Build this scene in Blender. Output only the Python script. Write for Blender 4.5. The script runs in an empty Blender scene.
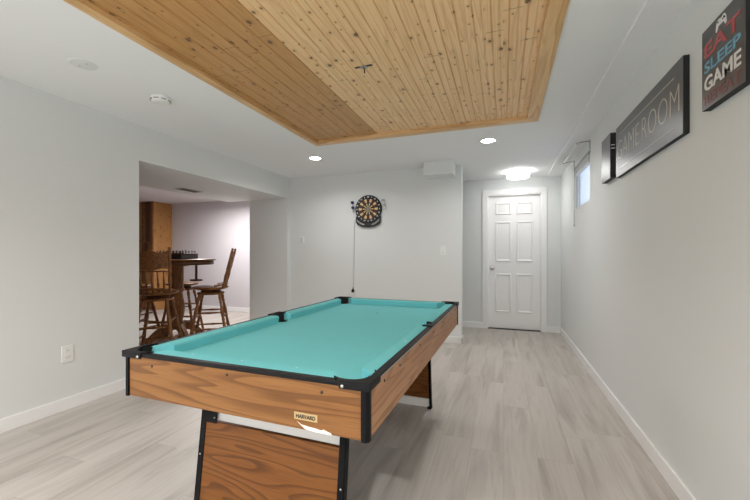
import bpy, bmesh, math, random
from mathutils import Vector, Matrix
random.seed(7)
PI = math.pi
scn = bpy.context.scene
COL = scn.collection

# ------------------------------------------------------------------ materials
def new_mat(name):
    m = bpy.data.materials.new(name); m.use_nodes = True
    nt = m.node_tree; b = nt.nodes['Principled BSDF']
    return m, nt, b

def N(nt, typ, **kw):
    n = nt.nodes.new(typ)
    for k, v in kw.items():
        if k in n.inputs.keys(): n.inputs[k].default_value = v
        else: setattr(n, k, v)
    return n

def L(nt, a, b): nt.links.new(a, b)

def mathn(nt, op, a, b=None, clamp=False):
    n = nt.nodes.new('ShaderNodeMath'); n.operation = op; n.use_clamp = clamp
    for i, v in enumerate((a, b)):
        if v is None: continue
        if isinstance(v, (int, float)): n.inputs[i].default_value = v
        else: L(nt, v, n.inputs[i])
    return n.outputs[0]

def mixc(nt, fac, a, b, mode='MIX'):
    n = nt.nodes.new('ShaderNodeMix'); n.data_type = 'RGBA'; n.blend_type = mode
    for sock, v in ((n.inputs[0], fac), (n.inputs[6], a), (n.inputs[7], b)):
        if isinstance(v, (int, float)): sock.default_value = v
        elif isinstance(v, tuple): sock.default_value = (v[0], v[1], v[2], 1)
        else: L(nt, v, sock)
    return n.outputs[2]

def ramp(nt, fac, stops):
    n = nt.nodes.new('ShaderNodeValToRGB'); cr = n.color_ramp
    while len(cr.elements) < len(stops): cr.elements.new(0.5)
    for e, (p, c) in zip(cr.elements, stops):
        e.position = p
        e.color = (c, c, c, 1) if isinstance(c, (int, float)) else (c[0], c[1], c[2], 1)
    L(nt, fac, n.inputs[0])
    return n.outputs[0]

def coords(nt, scale=(1, 1, 1), loc=(0, 0, 0)):
    tc = nt.nodes.new('ShaderNodeTexCoord'); mp = nt.nodes.new('ShaderNodeMapping')
    mp.inputs['Scale'].default_value = scale; mp.inputs['Location'].default_value = loc
    L(nt, tc.outputs['Object'], mp.inputs['Vector'])
    return mp.outputs[0]

def noise(nt, vec, scale=5, detail=3, rough=.5, dist=0):
    n = N(nt, 'ShaderNodeTexNoise', Scale=scale, Detail=detail, Roughness=rough, Distortion=dist)
    L(nt, vec, n.inputs['Vector'])
    return n.outputs['Fac']

def bump(nt, b, h, strength=.2, dist=.01):
    n = N(nt, 'ShaderNodeBump', Strength=strength, Distance=dist)
    L(nt, h, n.inputs['Height']); L(nt, n.outputs[0], b.inputs['Normal'])

def plain(name, col, rough=.5, metal=0, var=.05, nscale=12, spec=.5, bmp=0, bscale=60, coat=0):
    m, nt, b = new_mat(name)
    v = noise(nt, coords(nt), nscale, 3)
    c = mixc(nt, v, tuple(x * (1 - var) for x in col), tuple(min(1, x * (1 + var)) for x in col))
    L(nt, c, b.inputs['Base Color'])
    b.inputs['Roughness'].default_value = rough; b.inputs['Metallic'].default_value = metal
    b.inputs['Specular IOR Level'].default_value = spec
    b.inputs['Coat Weight'].default_value = coat
    if bmp: bump(nt, b, noise(nt, coords(nt), bscale, 3), bmp, .004)
    return m

def emis(name, col, s):
    m, nt, b = new_mat(name)
    b.inputs['Base Color'].default_value = (.9, .9, .9, 1)
    b.inputs['Emission Color'].default_value = (*col, 1); b.inputs['Emission Strength'].default_value = s
    return m

def wood(name, axis, light, mid, dark, across=9, along=.9, rings=7, rough=.42, seed=0.0, fine=1.0):
    """oak veneer: contour lines of a stretched noise make the cathedral figure; axis is the grain direction"""
    m, nt, b = new_mat(name)
    sc = [across] * 3; sc[axis] = along
    v = coords(nt, tuple(sc), (seed, seed * 1.7, seed * .6))
    f = noise(nt, v, 1.0, 1.5, .45, .25)
    w = mathn(nt, 'FRACT', mathn(nt, 'MULTIPLY', f, rings))
    line = ramp(nt, w, [(0, .0), (.5, .12), (.8, .85), (.93, 1), (1, 0)])
    sf = [260.0] * 3; sf[axis] = 7
    pore = noise(nt, coords(nt, tuple(sf)), 1, 2, .6)
    sb = [26.0] * 3; sb[axis] = 1.6
    band = noise(nt, coords(nt, tuple(sb), (seed, 0, seed)), 1, 3, .55)
    c = mixc(nt, ramp(nt, band, [(.3, 0), (.7, 1)]), light, mid)
    c = mixc(nt, mathn(nt, 'MULTIPLY', line, .62 * fine), c, dark)
    c = mixc(nt, mathn(nt, 'MULTIPLY', ramp(nt, pore, [(.5, 0), (.72, 1)]), .35), c, dark)
    L(nt, c, b.inputs['Base Color'])
    b.inputs['Roughness'].default_value = rough; b.inputs['Specular IOR Level'].default_value = .3
    return m

def pine(name, light, mid, dark, boardw=.09, rough=.45, upright=False):
    """knotty pine boards running along y (object coordinates)"""
    m, nt, b = new_mat(name)
    tc = nt.nodes.new('ShaderNodeTexCoord'); sp = nt.nodes.new('ShaderNodeSeparateXYZ')
    if upright:     # boards standing up: across = x + y, along = z
        s0 = nt.nodes.new('ShaderNodeSeparateXYZ'); L(nt, tc.outputs['Object'], s0.inputs[0])
        c0 = nt.nodes.new('ShaderNodeCombineXYZ'); L(nt, mathn(nt, 'ADD', s0.outputs[0], s0.outputs[1]), c0.inputs[0]); L(nt, s0.outputs[2], c0.inputs[1])
        L(nt, c0.outputs[0], sp.inputs[0])
    else: L(nt, tc.outputs['Object'], sp.inputs[0])
    bi = mathn(nt, 'FLOOR', mathn(nt, 'DIVIDE', sp.outputs[0], boardw))
    wn = nt.nodes.new('ShaderNodeTexWhiteNoise'); wn.noise_dimensions = '1D'; L(nt, bi, wn.inputs['W'])
    cb = nt.nodes.new('ShaderNodeCombineXYZ')
    L(nt, sp.outputs[0], cb.inputs[0])
    L(nt, mathn(nt, 'ADD', sp.outputs[1], mathn(nt, 'MULTIPLY', wn.outputs['Value'], 11)), cb.inputs[1]); 
    L(nt, sp.outputs[2], cb.inputs[2])
    def mp(s):
        n = nt.nodes.new('ShaderNodeMapping'); n.inputs['Scale'].default_value = s
        L(nt, cb.outputs[0], n.inputs['Vector']); return n.outputs[0]
    g = noise(nt, mp((38, 1.5, 8)), 1, 3, .5, .4)
    f2 = noise(nt, mp((16, .7, 8)), 1, 1, .5, .2)
    ring = ramp(nt, mathn(nt, 'FRACT', mathn(nt, 'MULTIPLY', f2, 8)), [(0, 0), (.6, .3), (.85, 1), (1, 0)])
    c = mixc(nt, g, light, mid)
    c = mixc(nt, mathn(nt, 'MULTIPLY', ring, .38), c, dark)
    c = mixc(nt, mathn(nt, 'MULTIPLY', wn.outputs['Value'], .32), c, mid)
    vo = N(nt, 'ShaderNodeTexVoronoi', Scale=1.0); vo.feature = 'F1'; vo.voronoi_dimensions = '2D'
    L(nt, mp((15, 11, 1)), vo.inputs['Vector'])
    big = nt.nodes.new('ShaderNodeSeparateColor'); L(nt, vo.outputs['Color'], big.inputs[0])
    thr = mathn(nt, 'MULTIPLY', mathn(nt, 'GREATER_THAN', big.outputs[0], .52), mathn(nt, 'ADD', .07, mathn(nt, 'MULTIPLY', mathn(nt, 'POWER', big.outputs[1], 4), .19)))
    knot = mathn(nt, 'SUBTRACT', 1, ramp(nt, mathn(nt, 'DIVIDE', vo.outputs['Distance'], mathn(nt, 'ADD', thr, .0001)), [(.55, 0), (1.0, 1)]))
    halo = mathn(nt, 'SUBTRACT', 1, ramp(nt, mathn(nt, 'DIVIDE', vo.outputs['Distance'], mathn(nt, 'ADD', mathn(nt, 'MULTIPLY', thr, 2.6), .0001)), [(.3, 0), (1.0, 1)]))
    c = mixc(nt, mathn(nt, 'MULTIPLY', halo, .3), c, dark)
    c = mixc(nt, mathn(nt, 'MULTIPLY', knot, .86), c, (.10, .042, .015))
    ye = mathn(nt, 'FRACT', mathn(nt, 'ADD', mathn(nt, 'DIVIDE', sp.outputs[1], 1.7), mathn(nt, 'MULTIPLY', wn.outputs['Value'], 5)))
    c = mixc(nt, mathn(nt, 'MULTIPLY', mathn(nt, 'LESS_THAN', ye, .0022), .75), c, (.10, .045, .015))
    L(nt, c, b.inputs['Base Color']); b.inputs['Roughness'].default_value = rough
    return m

def laminate(name):
    m, nt, b = new_mat(name)
    PW, PL = .185, 1.22
    tc = nt.nodes.new('ShaderNodeTexCoord'); sp = nt.nodes.new('ShaderNodeSeparateXYZ')
    L(nt, tc.outputs['Object'], sp.inputs[0])
    xs = mathn(nt, 'DIVIDE', sp.outputs[0], PW); row = mathn(nt, 'FLOOR', xs)
    wn = nt.nodes.new('ShaderNodeTexWhiteNoise'); wn.noise_dimensions = '1D'; L(nt, row, wn.inputs['W'])
    ys = mathn(nt, 'ADD', mathn(nt, 'DIVIDE', sp.outputs[1], PL), wn.outputs['Value'])
    cell = mathn(nt, 'FLOOR', ys)
    cc = nt.nodes.new('ShaderNodeCombineXYZ'); L(nt, row, cc.inputs[0]); L(nt, cell, cc.inputs[1])
    w2 = nt.nodes.new('ShaderNodeTexWhiteNoise'); w2.noise_dimensions = '2D'; L(nt, cc.outputs[0], w2.inputs['Vector'])
    cb = nt.nodes.new('ShaderNodeCombineXYZ')
    L(nt, mathn(nt, 'ADD', sp.outputs[0], mathn(nt, 'MULTIPLY', w2.outputs['Value'], 7)), cb.inputs[0])
    L(nt, mathn(nt, 'ADD', sp.outputs[1], mathn(nt, 'MULTIPLY', w2.outputs['Value'], 23)), cb.inputs[1])
    def mp(s):
        n = nt.nodes.new('ShaderNodeMapping'); n.inputs['Scale'].default_value = s
        L(nt, cb.outputs[0], n.inputs['Vector']); return n.outputs[0]
    g1 = noise(nt, mp((9, 1.0, 1)), 1, 4, .55, .6)
    g2 = noise(nt, mp((90, 3.0, 1)), 1, 3, .6)
    c = mixc(nt, w2.outputs['Value'], (.49, .45, .41), (.55, .512, .475))
    c = mixc(nt, mathn(nt, 'MULTIPLY', ramp(nt, g1, [(.48, 0), (.76, 1)]), .66), c, (.245, .212, .185))
    c = mixc(nt, mathn(nt, 'MULTIPLY', ramp(nt, g2, [(.45, 0), (.8, 1)]), .2), c, (.23, .20, .175))
    fx = mathn(nt, 'FRACT', xs); fy = mathn(nt, 'FRACT', ys)
    ex = mathn(nt, 'MINIMUM', fx, mathn(nt, 'SUBTRACT', 1, fx)); ey = mathn(nt, 'MINIMUM', fy, mathn(nt, 'SUBTRACT', 1, fy))
    sx = mathn(nt, 'LESS_THAN', ex, .008); sy = mathn(nt, 'LESS_THAN', ey, .0014)
    seam = mathn(nt, 'MAXIMUM', sx, sy)
    c = mixc(nt, mathn(nt, 'MULTIPLY', seam, .24), c, (.14, .12, .10))
    L(nt, c, b.inputs['Base Color'])
    L(nt, ramp(nt, g2, [(.3, .36), (.8, .5)]), b.inputs['Roughness'])
    b.inputs['Specular IOR Level'].default_value = .45
    bump(nt, b, mathn(nt, 'SUBTRACT', g2, mathn(nt, 'MULTIPLY', seam, .8)), .08, .002)
    return m

M = {}
M['wall'] = plain('wall_paint', (.72, .738, .735), .62, var=.012, nscale=2.5, spec=.35, bmp=.05, bscale=220)
M['ceil'] = plain('ceiling_paint', (.825, .842, .853), .8, var=.01, nscale=2, spec=.2)
M['nookwall'] = plain('mauve_grey_paint', (.60, .575, .60), .7, var=.015, nscale=2, spec=.3)
M['nookceil'] = plain('nook_ceiling_paint', (.66, .62, .625), .8, var=.015, nscale=2, spec=.2)
M['trim'] = plain('white_trim_paint', (.84, .84, .84), .35, var=.01, nscale=4)
M['door'] = plain('white_door_paint', (.85, .85, .85), .38, var=.008, nscale=3)
M['floor'] = laminate('grey_laminate')
PL_, PM_, PD_ = (.90, .64, .37), (.78, .50, .245), (.42, .20, .065)
M['pine'] = pine('knotty_pine', PL_, PM_, PD_)
M['pine_deep'] = pine('knotty_pine_deeper', (.60, .335, .125), (.49, .255, .085), (.25, .105, .028))  # deeper tone for the boards left of the split
M['pine_trim'] = wood('pine_trim_y', 1, (.78, .53, .27), (.70, .43, .20), (.46, .24, .085), 14, 1.2, 4)
M['pine_trim_x'] = wood('pine_trim_x', 0, (.78, .53, .28), (.68, .42, .20), (.46, .24, .09), 14, 1.2, 4)
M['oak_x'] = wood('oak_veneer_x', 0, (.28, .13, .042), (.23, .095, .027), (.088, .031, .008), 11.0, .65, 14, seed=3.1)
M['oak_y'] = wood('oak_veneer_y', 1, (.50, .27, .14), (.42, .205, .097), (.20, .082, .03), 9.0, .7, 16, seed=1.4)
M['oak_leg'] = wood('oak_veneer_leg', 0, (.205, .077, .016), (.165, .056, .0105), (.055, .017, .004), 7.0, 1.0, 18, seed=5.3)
M['black'] = plain('black_plastic', (.004, .004, .005), .5, var=.2, spec=.15)
M['cap'] = plain('black_moulded_cap', (.006, .006, .007), .5, var=.15, nscale=40, spec=.2, bmp=.05, bscale=300)
M['pocket'] = plain('black_rubber', (.006, .006, .006), .7, var=.2)
M['cloth'] = plain('teal_cloth', (.18, .60, .645), .92, var=.035, nscale=5, spec=.15, bmp=.1, bscale=700)
M['screw'] = plain('dark_steel', (.08, .07, .06), .4, 1)
M['steel'] = plain('brushed_steel', (.62, .62, .6), .3, 1)
M['melamine'] = plain('white_melamine', (.78, .77, .75), .45, var=.04, nscale=9)
M['gold'] = plain('brass_plate', (.50, .36, .17), .5, .1, var=.1)
M['ink'] = plain('dark_ink', (.03, .025, .02), .6)
M['chip'] = plain('chipped_core', (.80, .76, .70), .9, var=.15, nscale=80)
M['stool'] = wood('stained_oak', 2, (.27, .115, .035), (.20, .078, .022), (.075, .026, .008), 22, 2.5, 5, .4)
M['stoolflat'] = wood('stained_oak_flat', 0, (.27, .115, .035), (.19, .075, .022), (.07, .025, .008), 14, 2.5, 5, .35)
M['stool_dark'] = wood('dark_stained_oak', 2, (.13, .05, .018), (.09, .035, .012), (.035, .013, .005), 22, 2.5, 5, .4)
M['pinepanel'] = pine('knotty_pine_panel', (.52, .27, .09), (.38, .17, .05), (.14, .05, .014), .11, .45, True)
M['chess'] = plain('black_lacquer', (.015, .012, .012), .35)
M['white'] = plain('white_plastic', (.82, .82, .81), .4, var=.01)
M['plate'] = plain('painted_plate', (.70, .72, .73), .7, var=.01)
M['offwhite'] = plain('off_white_plastic', (.70, .70, .69), .5, var=.01)
M['slot'] = plain('dark_slot', (.03, .03, .03), .7)
M['vent'] = plain('vent_enamel', (.36, .33, .32), .5)
M['lens'] = emis('lamp_lens', (1, .97, .92), 22)
M['drum'] = emis('drum_glass', (1, .98, .95), 7)
M['globe'] = emis('globe_glass', (1, .97, .93), 8)
M['chrome'] = plain('chrome', (.7, .7, .7), .2, 1)
M['signface'] = plain('gloss_black_print', (.022, .020, .024), .34, var=.1, spec=.5, coat=0)
M['signface'].node_tree.nodes['Principled BSDF'].inputs['IOR'].default_value = 2.3
M['signside'] = plain('matt_black_edge', (.008, .008, .010), .6, var=.2)
M['red'] = plain('red_print', (.42, .045, .045), .35, coat=.5)
M['dimred'] = plain('dim_red_print', (.20, .075, .09), .4, coat=.5)
M['blue'] = plain('blue_print', (.12, .36, .50), .35, coat=.5)
M['wht'] = plain('white_print', (.80, .79, .80), .35, coat=.5)
M['cream'] = plain('cream_print', (.62, .56, .48), .35, coat=.5)
M['dgold'] = plain('dart_cream', (.72, .53, .26), .6, var=.1)
M['dred'] = plain('dart_red', (.085, .012, .010), .6)
M['dblack'] = plain('dart_black', (.012, .012, .012), .55)
M['dgrey'] = plain('dart_grey', (.3, .3, .31), .4)
M['dblue'] = plain('blue_flight', (.02, .03, .16), .4)
M['palegrey'] = plain('pale_flight', (.52, .52, .52), .5)
M['cordgrey'] = plain('grey_cord', (.42, .42, .42), .5)
M['blind'] = plain('blind_slat', (.74, .74, .73), .5)
M['darkrail'] = plain('grey_head_rail', (.26, .26, .255), .5)
mg, nt, b = new_mat('window_glass')
b.inputs['Base Color'].default_value = (.92, .95, 1, 1); b.inputs['Roughness'].default_value = .25
b.inputs['Transmission Weight'].default_value = 1; b.inputs['IOR'].default_value = 1.1
L(nt, ramp(nt, noise(nt, coords(nt), 30, 2), [(0, .2), (1, .3)]), b.inputs['Roughness'])
M['glass'] = mg

# ------------------------------------------------------------------ mesh helpers
def box(bm, lo, hi, bev=0, mi=0):
    lo, hi = Vector(lo), Vector(hi)
    r = bmesh.ops.create_cube(bm, size=1, matrix=Matrix.Translation((lo + hi) / 2) @ Matrix.Diagonal((*(hi - lo), 1)))
    vs = r['verts']
    fs = set(f for v in vs for f in v.link_faces)
    for f in fs: f.material_index = mi
    if bev:
        es = list(set(e for v in vs for e in v.link_edges))
        bmesh.ops.bevel(bm, geom=es, offset=bev, segments=2, profile=.5, affect='EDGES')

def lathe(bm, prof, seg=20, mat=None, mi=0, cap=True):
    """prof: [(radius, height)] around z; mat places it"""
    mat = mat or Matrix()
    rings = []
    for r, z in prof:
        if r <= 1e-6: rings.append([bm.verts.new(mat @ Vector((0, 0, z)))])
        else: rings.append([bm.verts.new(mat @ Vector((r * math.cos(2 * PI * i / seg), r * math.sin(2 * PI * i / seg), z))) for i in range(seg)])
    for a, b in zip(rings, rings[1:]):
        if len(a) == 1 and len(b) == 1: continue
        for i in range(seg):
            j = (i + 1) % seg
            if len(a) == 1: f = bm.faces.new((a[0], b[i], b[j]))
            elif len(b) == 1: f = bm.faces.new((a[j], a[i], b[0]))
            else: f = bm.faces.new((a[i], a[j], b[j], b[i]))
            f.material_index = mi; f.smooth = True
    if cap:
        for rg, fl in ((rings[0], True), (rings[-1], False)):
            if len(rg) > 1:
                f = bm.faces.new(rg[::-1] if fl else rg); f.material_index = mi

def axis_mat(p, q):
    p, q = Vector(p), Vector(q); z = (q - p).normalized()
    return Matrix.Translation(p) @ z.to_track_quat('Z', 'Y').to_matrix().to_4x4(), (q - p).length

def turned(bm, p, q, prof, seg=12, mi=0):
    """prof: [(t 0..1, radius)] along p->q"""
    m, l = axis_mat(p, q)
    lathe(bm, [(r, t * l) for t, r in prof], seg, m, mi)

def tube(bm, pts, r, seg=8, mi=0):
    pts = [Vector(p) for p in pts]; rings = []
    for i, p in enumerate(pts):
        d = (pts[min(i + 1, len(pts) - 1)] - pts[max(i - 1, 0)]).normalized()
        q = d.to_track_quat('Z', 'Y').to_matrix()
        rings.append([bm.verts.new(p + q @ Vector((r * math.cos(2 * PI * k / seg), r * math.sin(2 * PI * k / seg), 0))) for k in range(seg)])
    for a, b in zip(rings, rings[1:]):
        for k in range(seg):
            f = bm.faces.new((a[k], a[(k + 1) % seg], b[(k + 1) % seg], b[k])); f.smooth = True; f.material_index = mi
    bm.faces.new(rings[0][::-1]); bm.faces.new(rings[-1])

def prism(bm, poly, vec, mi=0, bev=0):
    """poly: list of 3-D points (planar), extruded by vec"""
    vec = Vector(vec)
    a = [bm.verts.new(Vector(p)) for p in poly]; b = [bm.verts.new(Vector(p) + vec) for p in poly]
    fs = [bm.faces.new(a[::-1]), bm.faces.new(b)]
    n = len(a)
    for i in range(n): fs.append(bm.faces.new((a[i], a[(i + 1) % n], b[(i + 1) % n], b[i])))
    for f in fs: f.material_index = mi
    if bev:
        es = [e for e in set(e for f in fs[:2] for e in f.edges)]
        bmesh.ops.bevel(bm, geom=es, offset=bev, segments=2, profile=.5, affect='EDGES')

def obj(name, bm, mats, parent=None, loc=None, smooth=None):
    me = bpy.data.meshes.new(name)
    bmesh.ops.recalc_face_normals(bm, faces=bm.faces)
    bm.to_mesh(me); bm.free()
    for m in (mats if isinstance(mats, (list, tuple)) else [mats]): me.materials.append(M[m])
    o = bpy.data.objects.new(name, me); COL.objects.link(o)
    if parent: o.parent = parent
    if loc: o.location = loc
    return o

def B(): return bmesh.new()

def boxes(name, lst, mats, parent=None, bev=0):
    bm = B()
    for l in lst: box(bm, l[0], l[1], bev)
    return obj(name, bm, mats, parent)

def thing(name, label, cat, loc=(0, 0, 0), rz=0, group=None):
    o = bpy.data.objects.new(name, None); COL.objects.link(o)
    o.empty_display_size = .1
    o.location = loc; o.rotation_euler = (0, 0, rz); o['label'] = label; o['category'] = cat; o['kind'] = 'thing'
    if group: o['group'] = group
    return o

def tag(o, label, cat, group=None):
    o['label'] = label; o['category'] = cat; o['kind'] = 'thing'
    if group: o['group'] = group
    return o

def struct(o, label, cat):
    o['kind'] = 'structure'; o['label'] = label; o['category'] = cat
    return o

def dup(root, loc, rz, label=None, group=None):
    r = root.copy(); COL.objects.link(r); r.location = loc; r.rotation_euler = (0, 0, rz)
    if label: r['label'] = label
    if group: r['group'] = group
    for ch in list(root.children):
        c = ch.copy(); COL.objects.link(c); c.parent = r
        for g in list(ch.children):
            d = g.copy(); COL.objects.link(d); d.parent = c
    return r

def text_mesh(name, s, size, mat, parent, loc, rot, width=None, ext=.0008, off=0, shear=0, sx=1):
    cu = bpy.data.curves.new(name, 'FONT'); cu.body = s; cu.size = size; cu.extrude = ext; cu.offset = off
    cu.align_x = 'CENTER'; cu.align_y = 'CENTER'; cu.resolution_u = 3; cu.shear = shear
    t = bpy.data.objects.new(name + '_tmp', cu); COL.objects.link(t)
    bpy.context.view_layer.update()
    me = bpy.data.meshes.new_from_object(t.evaluated_get(bpy.context.evaluated_depsgraph_get()))
    bpy.data.objects.remove(t)
    xs = [v.co.x for v in me.vertices]; ys = [v.co.y for v in me.vertices]
    k = (width / (max(xs) - min(xs))) if width else sx
    h = size / (max(ys) - min(ys)) if width else 1
    cx, cy = (max(xs) + min(xs)) / 2, (max(ys) + min(ys)) / 2
    for v in me.vertices: v.co.x = (v.co.x - cx) * k; v.co.y = (v.co.y - cy) * h
    me.name = name; me.materials.clear(); me.materials.append(M[mat])
    o = bpy.data.objects.new(name, me); COL.objects.link(o)
    o.parent = parent; o.location = loc; o.rotation_euler = rot
    return o

# ------------------------------------------------------------------ room constants (metres, floor z=0)
CZ = 1.17
XL, XR = -3.093, .802
YB, YD = 4.787, 5.92
HC = 2.33
XC = -.51
YR = -2.7
OY0, OY1, OZ = 2.348, 4.721, 2.013
TX0, TX1, TY0, TY1 = -1.882, .285, -.35, 3.42

# floor
struct(boxes('floor', [((-9.2, YR - .2, -.1), (1.2, 6.3, 0))], 'floor'), 'pale grey wood-look laminate floor', 'floor')

# ceiling round the wooden inset
struct(boxes('ceiling', [((XL - .12, YR - .2, HC), (TX0, 6.1, HC + .12)), ((TX1, YR - .2, HC), (XR + .1, 6.1, HC + .12)),
                  ((TX0, TY1, HC), (TX1, 6.1, HC + .12)), ((TX0, YR - .2, HC), (TX1, TY0, HC + .12))], 'ceil'), 'smooth white drywall ceiling', 'ceiling')
struct(boxes('ceiling_drop', [((.618, YR, HC - .014), (XR + .02, YD + .01, HC + .01))], 'ceil'), 'shallow dropped ceiling strip along the right wall', 'ceiling')

# pine boards: a tongue and groove profile swept along y
def planks(name, x0, x1, mat, label, w=.09, beads=2):
    bm = B(); prof = []
    n = max(1, round((x1 - x0) / w)); w = (x1 - x0) / n
    zt = HC + .016; g = .0055; d = .007
    step = w / beads
    for i in range(n):
        for k in range(beads):
            xa = x0 + i * w + k * step
            dd = d if k == 0 else d * .55
            gg = g if k == 0 else g * .8
            prof += [(xa, zt + dd), (xa + gg, zt), (xa + step - gg, zt)]
    prof.append((x1, zt + d))
    a = [bm.verts.new((x, TY0, z)) for x, z in prof]; b = [bm.verts.new((x, TY1, z)) for x, z in prof]
    a2 = [bm.verts.new((x, TY0, zt + .04)) for x, z in (prof[0], prof[-1])]; b2 = [bm.verts.new((x, TY1, zt + .04)) for x, z in (prof[0], prof[-1])]
    for i in range(len(prof) - 1): bm.faces.new((a[i], a[i + 1], b[i + 1], b[i]))
    bm.faces.new((a2[0], b2[0], b2[1], a2[1]))
    o = obj(name, bm, mat)
    return struct(o, label, 'ceiling')
SPLIT = -1.165
planks('ceiling_inset', SPLIT, TX1, 'pine', 'light knotty pine boards of the ceiling inset', .085, 2)
planks('ceiling_inset', TX0, SPLIT, 'pine_deep', 'deeper toned knotty pine boards along the left of the ceiling inset', .09, 1)
tw = .085
zt0, zt1 = HC - .012, HC + .03
k = 0
for lo, hi, mt in (((TX0, TY0, zt0), (TX0 + tw * .75, TY1, zt1), 'pine_trim'), ((TX1 - tw * 1.1, TY0, zt0), (TX1, TY1, zt1), 'pine_trim'),
                   ((TX0 + tw * .75, TY1 - tw, zt0), (TX1 - tw * 1.1, TY1, zt1), 'pine_trim_x'), ((TX0 + tw * .75, TY0, zt0), (TX1 - tw * 1.1, TY0 + tw, zt1), 'pine_trim_x')):
    k += 1
    struct(boxes('trim_%d' % k, [(lo, hi)], mt, bev=.003), 'flat pine border board of the ceiling inset', 'trim')

# walls
struct(boxes('wall_left', [((XL - .12, YR - .1, 0), (XL, OY0, HC)), ((XL - .12, OY0, OZ), (XL, OY1, HC))], 'wall'), 'light grey left wall with a wide opening', 'wall')
struct(boxes('wall_jamb', [((-3.79, OY1, 0), (XL, YD, HC))], 'wall'), 'grey return wall at the far side of the opening', 'wall')
struct(boxes('wall_back', [((XL, YB, 0), (XC, YB + .12, HC))], 'wall'), 'light grey back wall behind the dartboard', 'wall')
WY0, WY1, WZ0, WZ1 = 4.04, 4.80, 1.695, 2.185
struct(boxes('wall_right', [((XR, YR - .1, 0), (XR + .06, WY0, HC)), ((XR, WY1, 0), (XR + .06, 6.1, HC)),
                     ((XR, WY0, 0), (XR + .06, WY1, WZ0)), ((XR, WY0, WZ1), (XR + .06, WY1, HC))], 'wall'), 'light grey right wall with a small high window', 'wall')
DX0, DX1, DZ = -.232, .537, 2.085
struct(boxes('wall_far', [((-3.2, YD, 0), (DX0, YD + .15, HC)), ((DX1, YD, 0), (XR + .1, YD + .15, HC)), ((DX0, YD, DZ), (DX1, YD + .15, HC))], 'wall'), 'pale wall holding the white door at the end of the hall', 'wall')
RW = (-2.6, -.2, .55, 1.95)   # unseen window opening added behind the camera to brighten the room
struct(boxes('wall_rear', [((XL - .1, YR - .15, 0), (RW[0], YR, HC)), ((RW[1], YR - .15, 0), (XR + .1, YR, HC)),
                    ((RW[0], YR - .15, 0), (RW[1], YR, RW[2])), ((RW[0], YR - .15, RW[3]), (RW[1], YR, HC))], 'wall'), 'light grey wall behind the camera', 'wall')
# nook
NZ = 2.25
struct(boxes('wall_nook', [((-9, YD, 0), (-3.7, YD + .15, NZ + .1)), ((-9.1, .9, 0), (-9, YD, NZ + .1)), ((-9, .8, 0), (XL - .12, .9, NZ + .1))], 'nookwall'), 'mauve grey walls of the bar nook', 'wall')
struct(boxes('ceiling_nook', [((-9.1, .8, NZ), (XL - .12, 6.1, NZ + .12))], 'nookceil'), 'pinkish white ceiling of the bar nook', 'ceiling')
struct(boxes('ceiling_soffit', [((-4.23, .9, OZ), (XL - .119, OY1 - .001, NZ - .001))], 'wall'), 'low soffit just inside the opening', 'ceiling')
struct(boxes('ceiling_bulkhead', [((-.952, 4.50, CZ + .995), (-.583, YB, HC))], 'wall', bev=.002), 'small boxed bulkhead high on the back wall', 'bulkhead')

# baseboards
bh, bt = .091, .014
def baseboard(side, segs, label):
    bm = B()
    for (x0, y0, x1, y1) in segs:
        box(bm, (min(x0, x1), min(y0, y1), 0), (max(x0, x1), max(y0, y1), bh), .003)
    struct(obj('baseboard_' + side, bm, 'trim'), label, 'baseboard')
baseboard('right', [(XR - bt, YR, XR, YD)], 'white baseboard along the right wall')
baseboard('left', [(XL, YR, XL + bt, OY0)], 'white baseboard along the left wall')
baseboard('back', [(XL, YB - bt, XC + bt, YB), (XC, YB - bt, XC + bt, YB + .12)], 'white baseboard under the dartboard wall')
baseboard('far', [(-3.0, YD - bt, -.308, YD), (.615, YD - bt, XR, YD)], 'white baseboard beside the white door')
baseboard('nook', [(-6.55, YD - bt, -3.79, YD)], 'white baseboard of the bar nook')
baseboard('jamb', [(-3.79, OY1 - bt, XL, OY1)], 'white baseboard on the return wall')

# door
struct(boxes('trim_5', [((-.308, YD - .018, 0), (DX0, YD, 2.085)), ((DX1, YD - .018, 0), (.613, YD, 2.085)), ((-.308, YD - .018, 2.085), (.613, YD, 2.165)),
                 ((DX0, YD - .004, 2.068), (DX1, YD + .15, DZ)), ((DX0 - .002, YD - .004, 0), (DX0 + .012, YD + .15, DZ)), ((DX1 - .012, YD - .004, 0), (DX1 + .002, YD + .15, DZ))], 'trim', bev=.002), 'white door casing', 'trim')
bm = B()
dx0, dx1, dz0, dz1 = DX0 + .014, DX1 - .014, .012, 2.066
xs = [dx0, dx0 + .105, dx0 + .335, dx0 + .41, dx0 + .64, dx1]
zs = [dz0, .26, .86, 1.05, 1.67, 1.78, 1.965, dz1]
dy = YD + .045
grid = [[bm.verts.new((x, dy, z)) for x in xs] for z in zs]
pan = []
for i in range(len(zs) - 1):
    for j in range(len(xs) - 1):
        f = bm.faces.new((grid[i][j], grid[i][j + 1], grid[i + 1][j + 1], grid[i + 1][j]))
        if i in (1, 3, 5) and j in (1, 3): pan.append(f)
bmesh.ops.recalc_face_normals(bm, faces=bm.faces)
sgn = 1 if pan[0].normal.y < 0 else -1
bmesh.ops.inset_individual(bm, faces=pan, thickness=.012, depth=-.014)
bmesh.ops.inset_individual(bm, faces=pan, thickness=.010, depth=0)
bmesh.ops.inset_individual(bm, faces=pan, thickness=.022, depth=.011)
door = obj('door_1', bm, 'door')
for p in door.data.polygons: pass
struct(door, 'white six-panel door at the end of the hall', 'door')
box_bm = B(); box(box_bm, (dx0, dy + .016, dz0), (dx1, dy + .04, dz1)); obj('door_back', box_bm, 'door', door)
bm = B()
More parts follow.
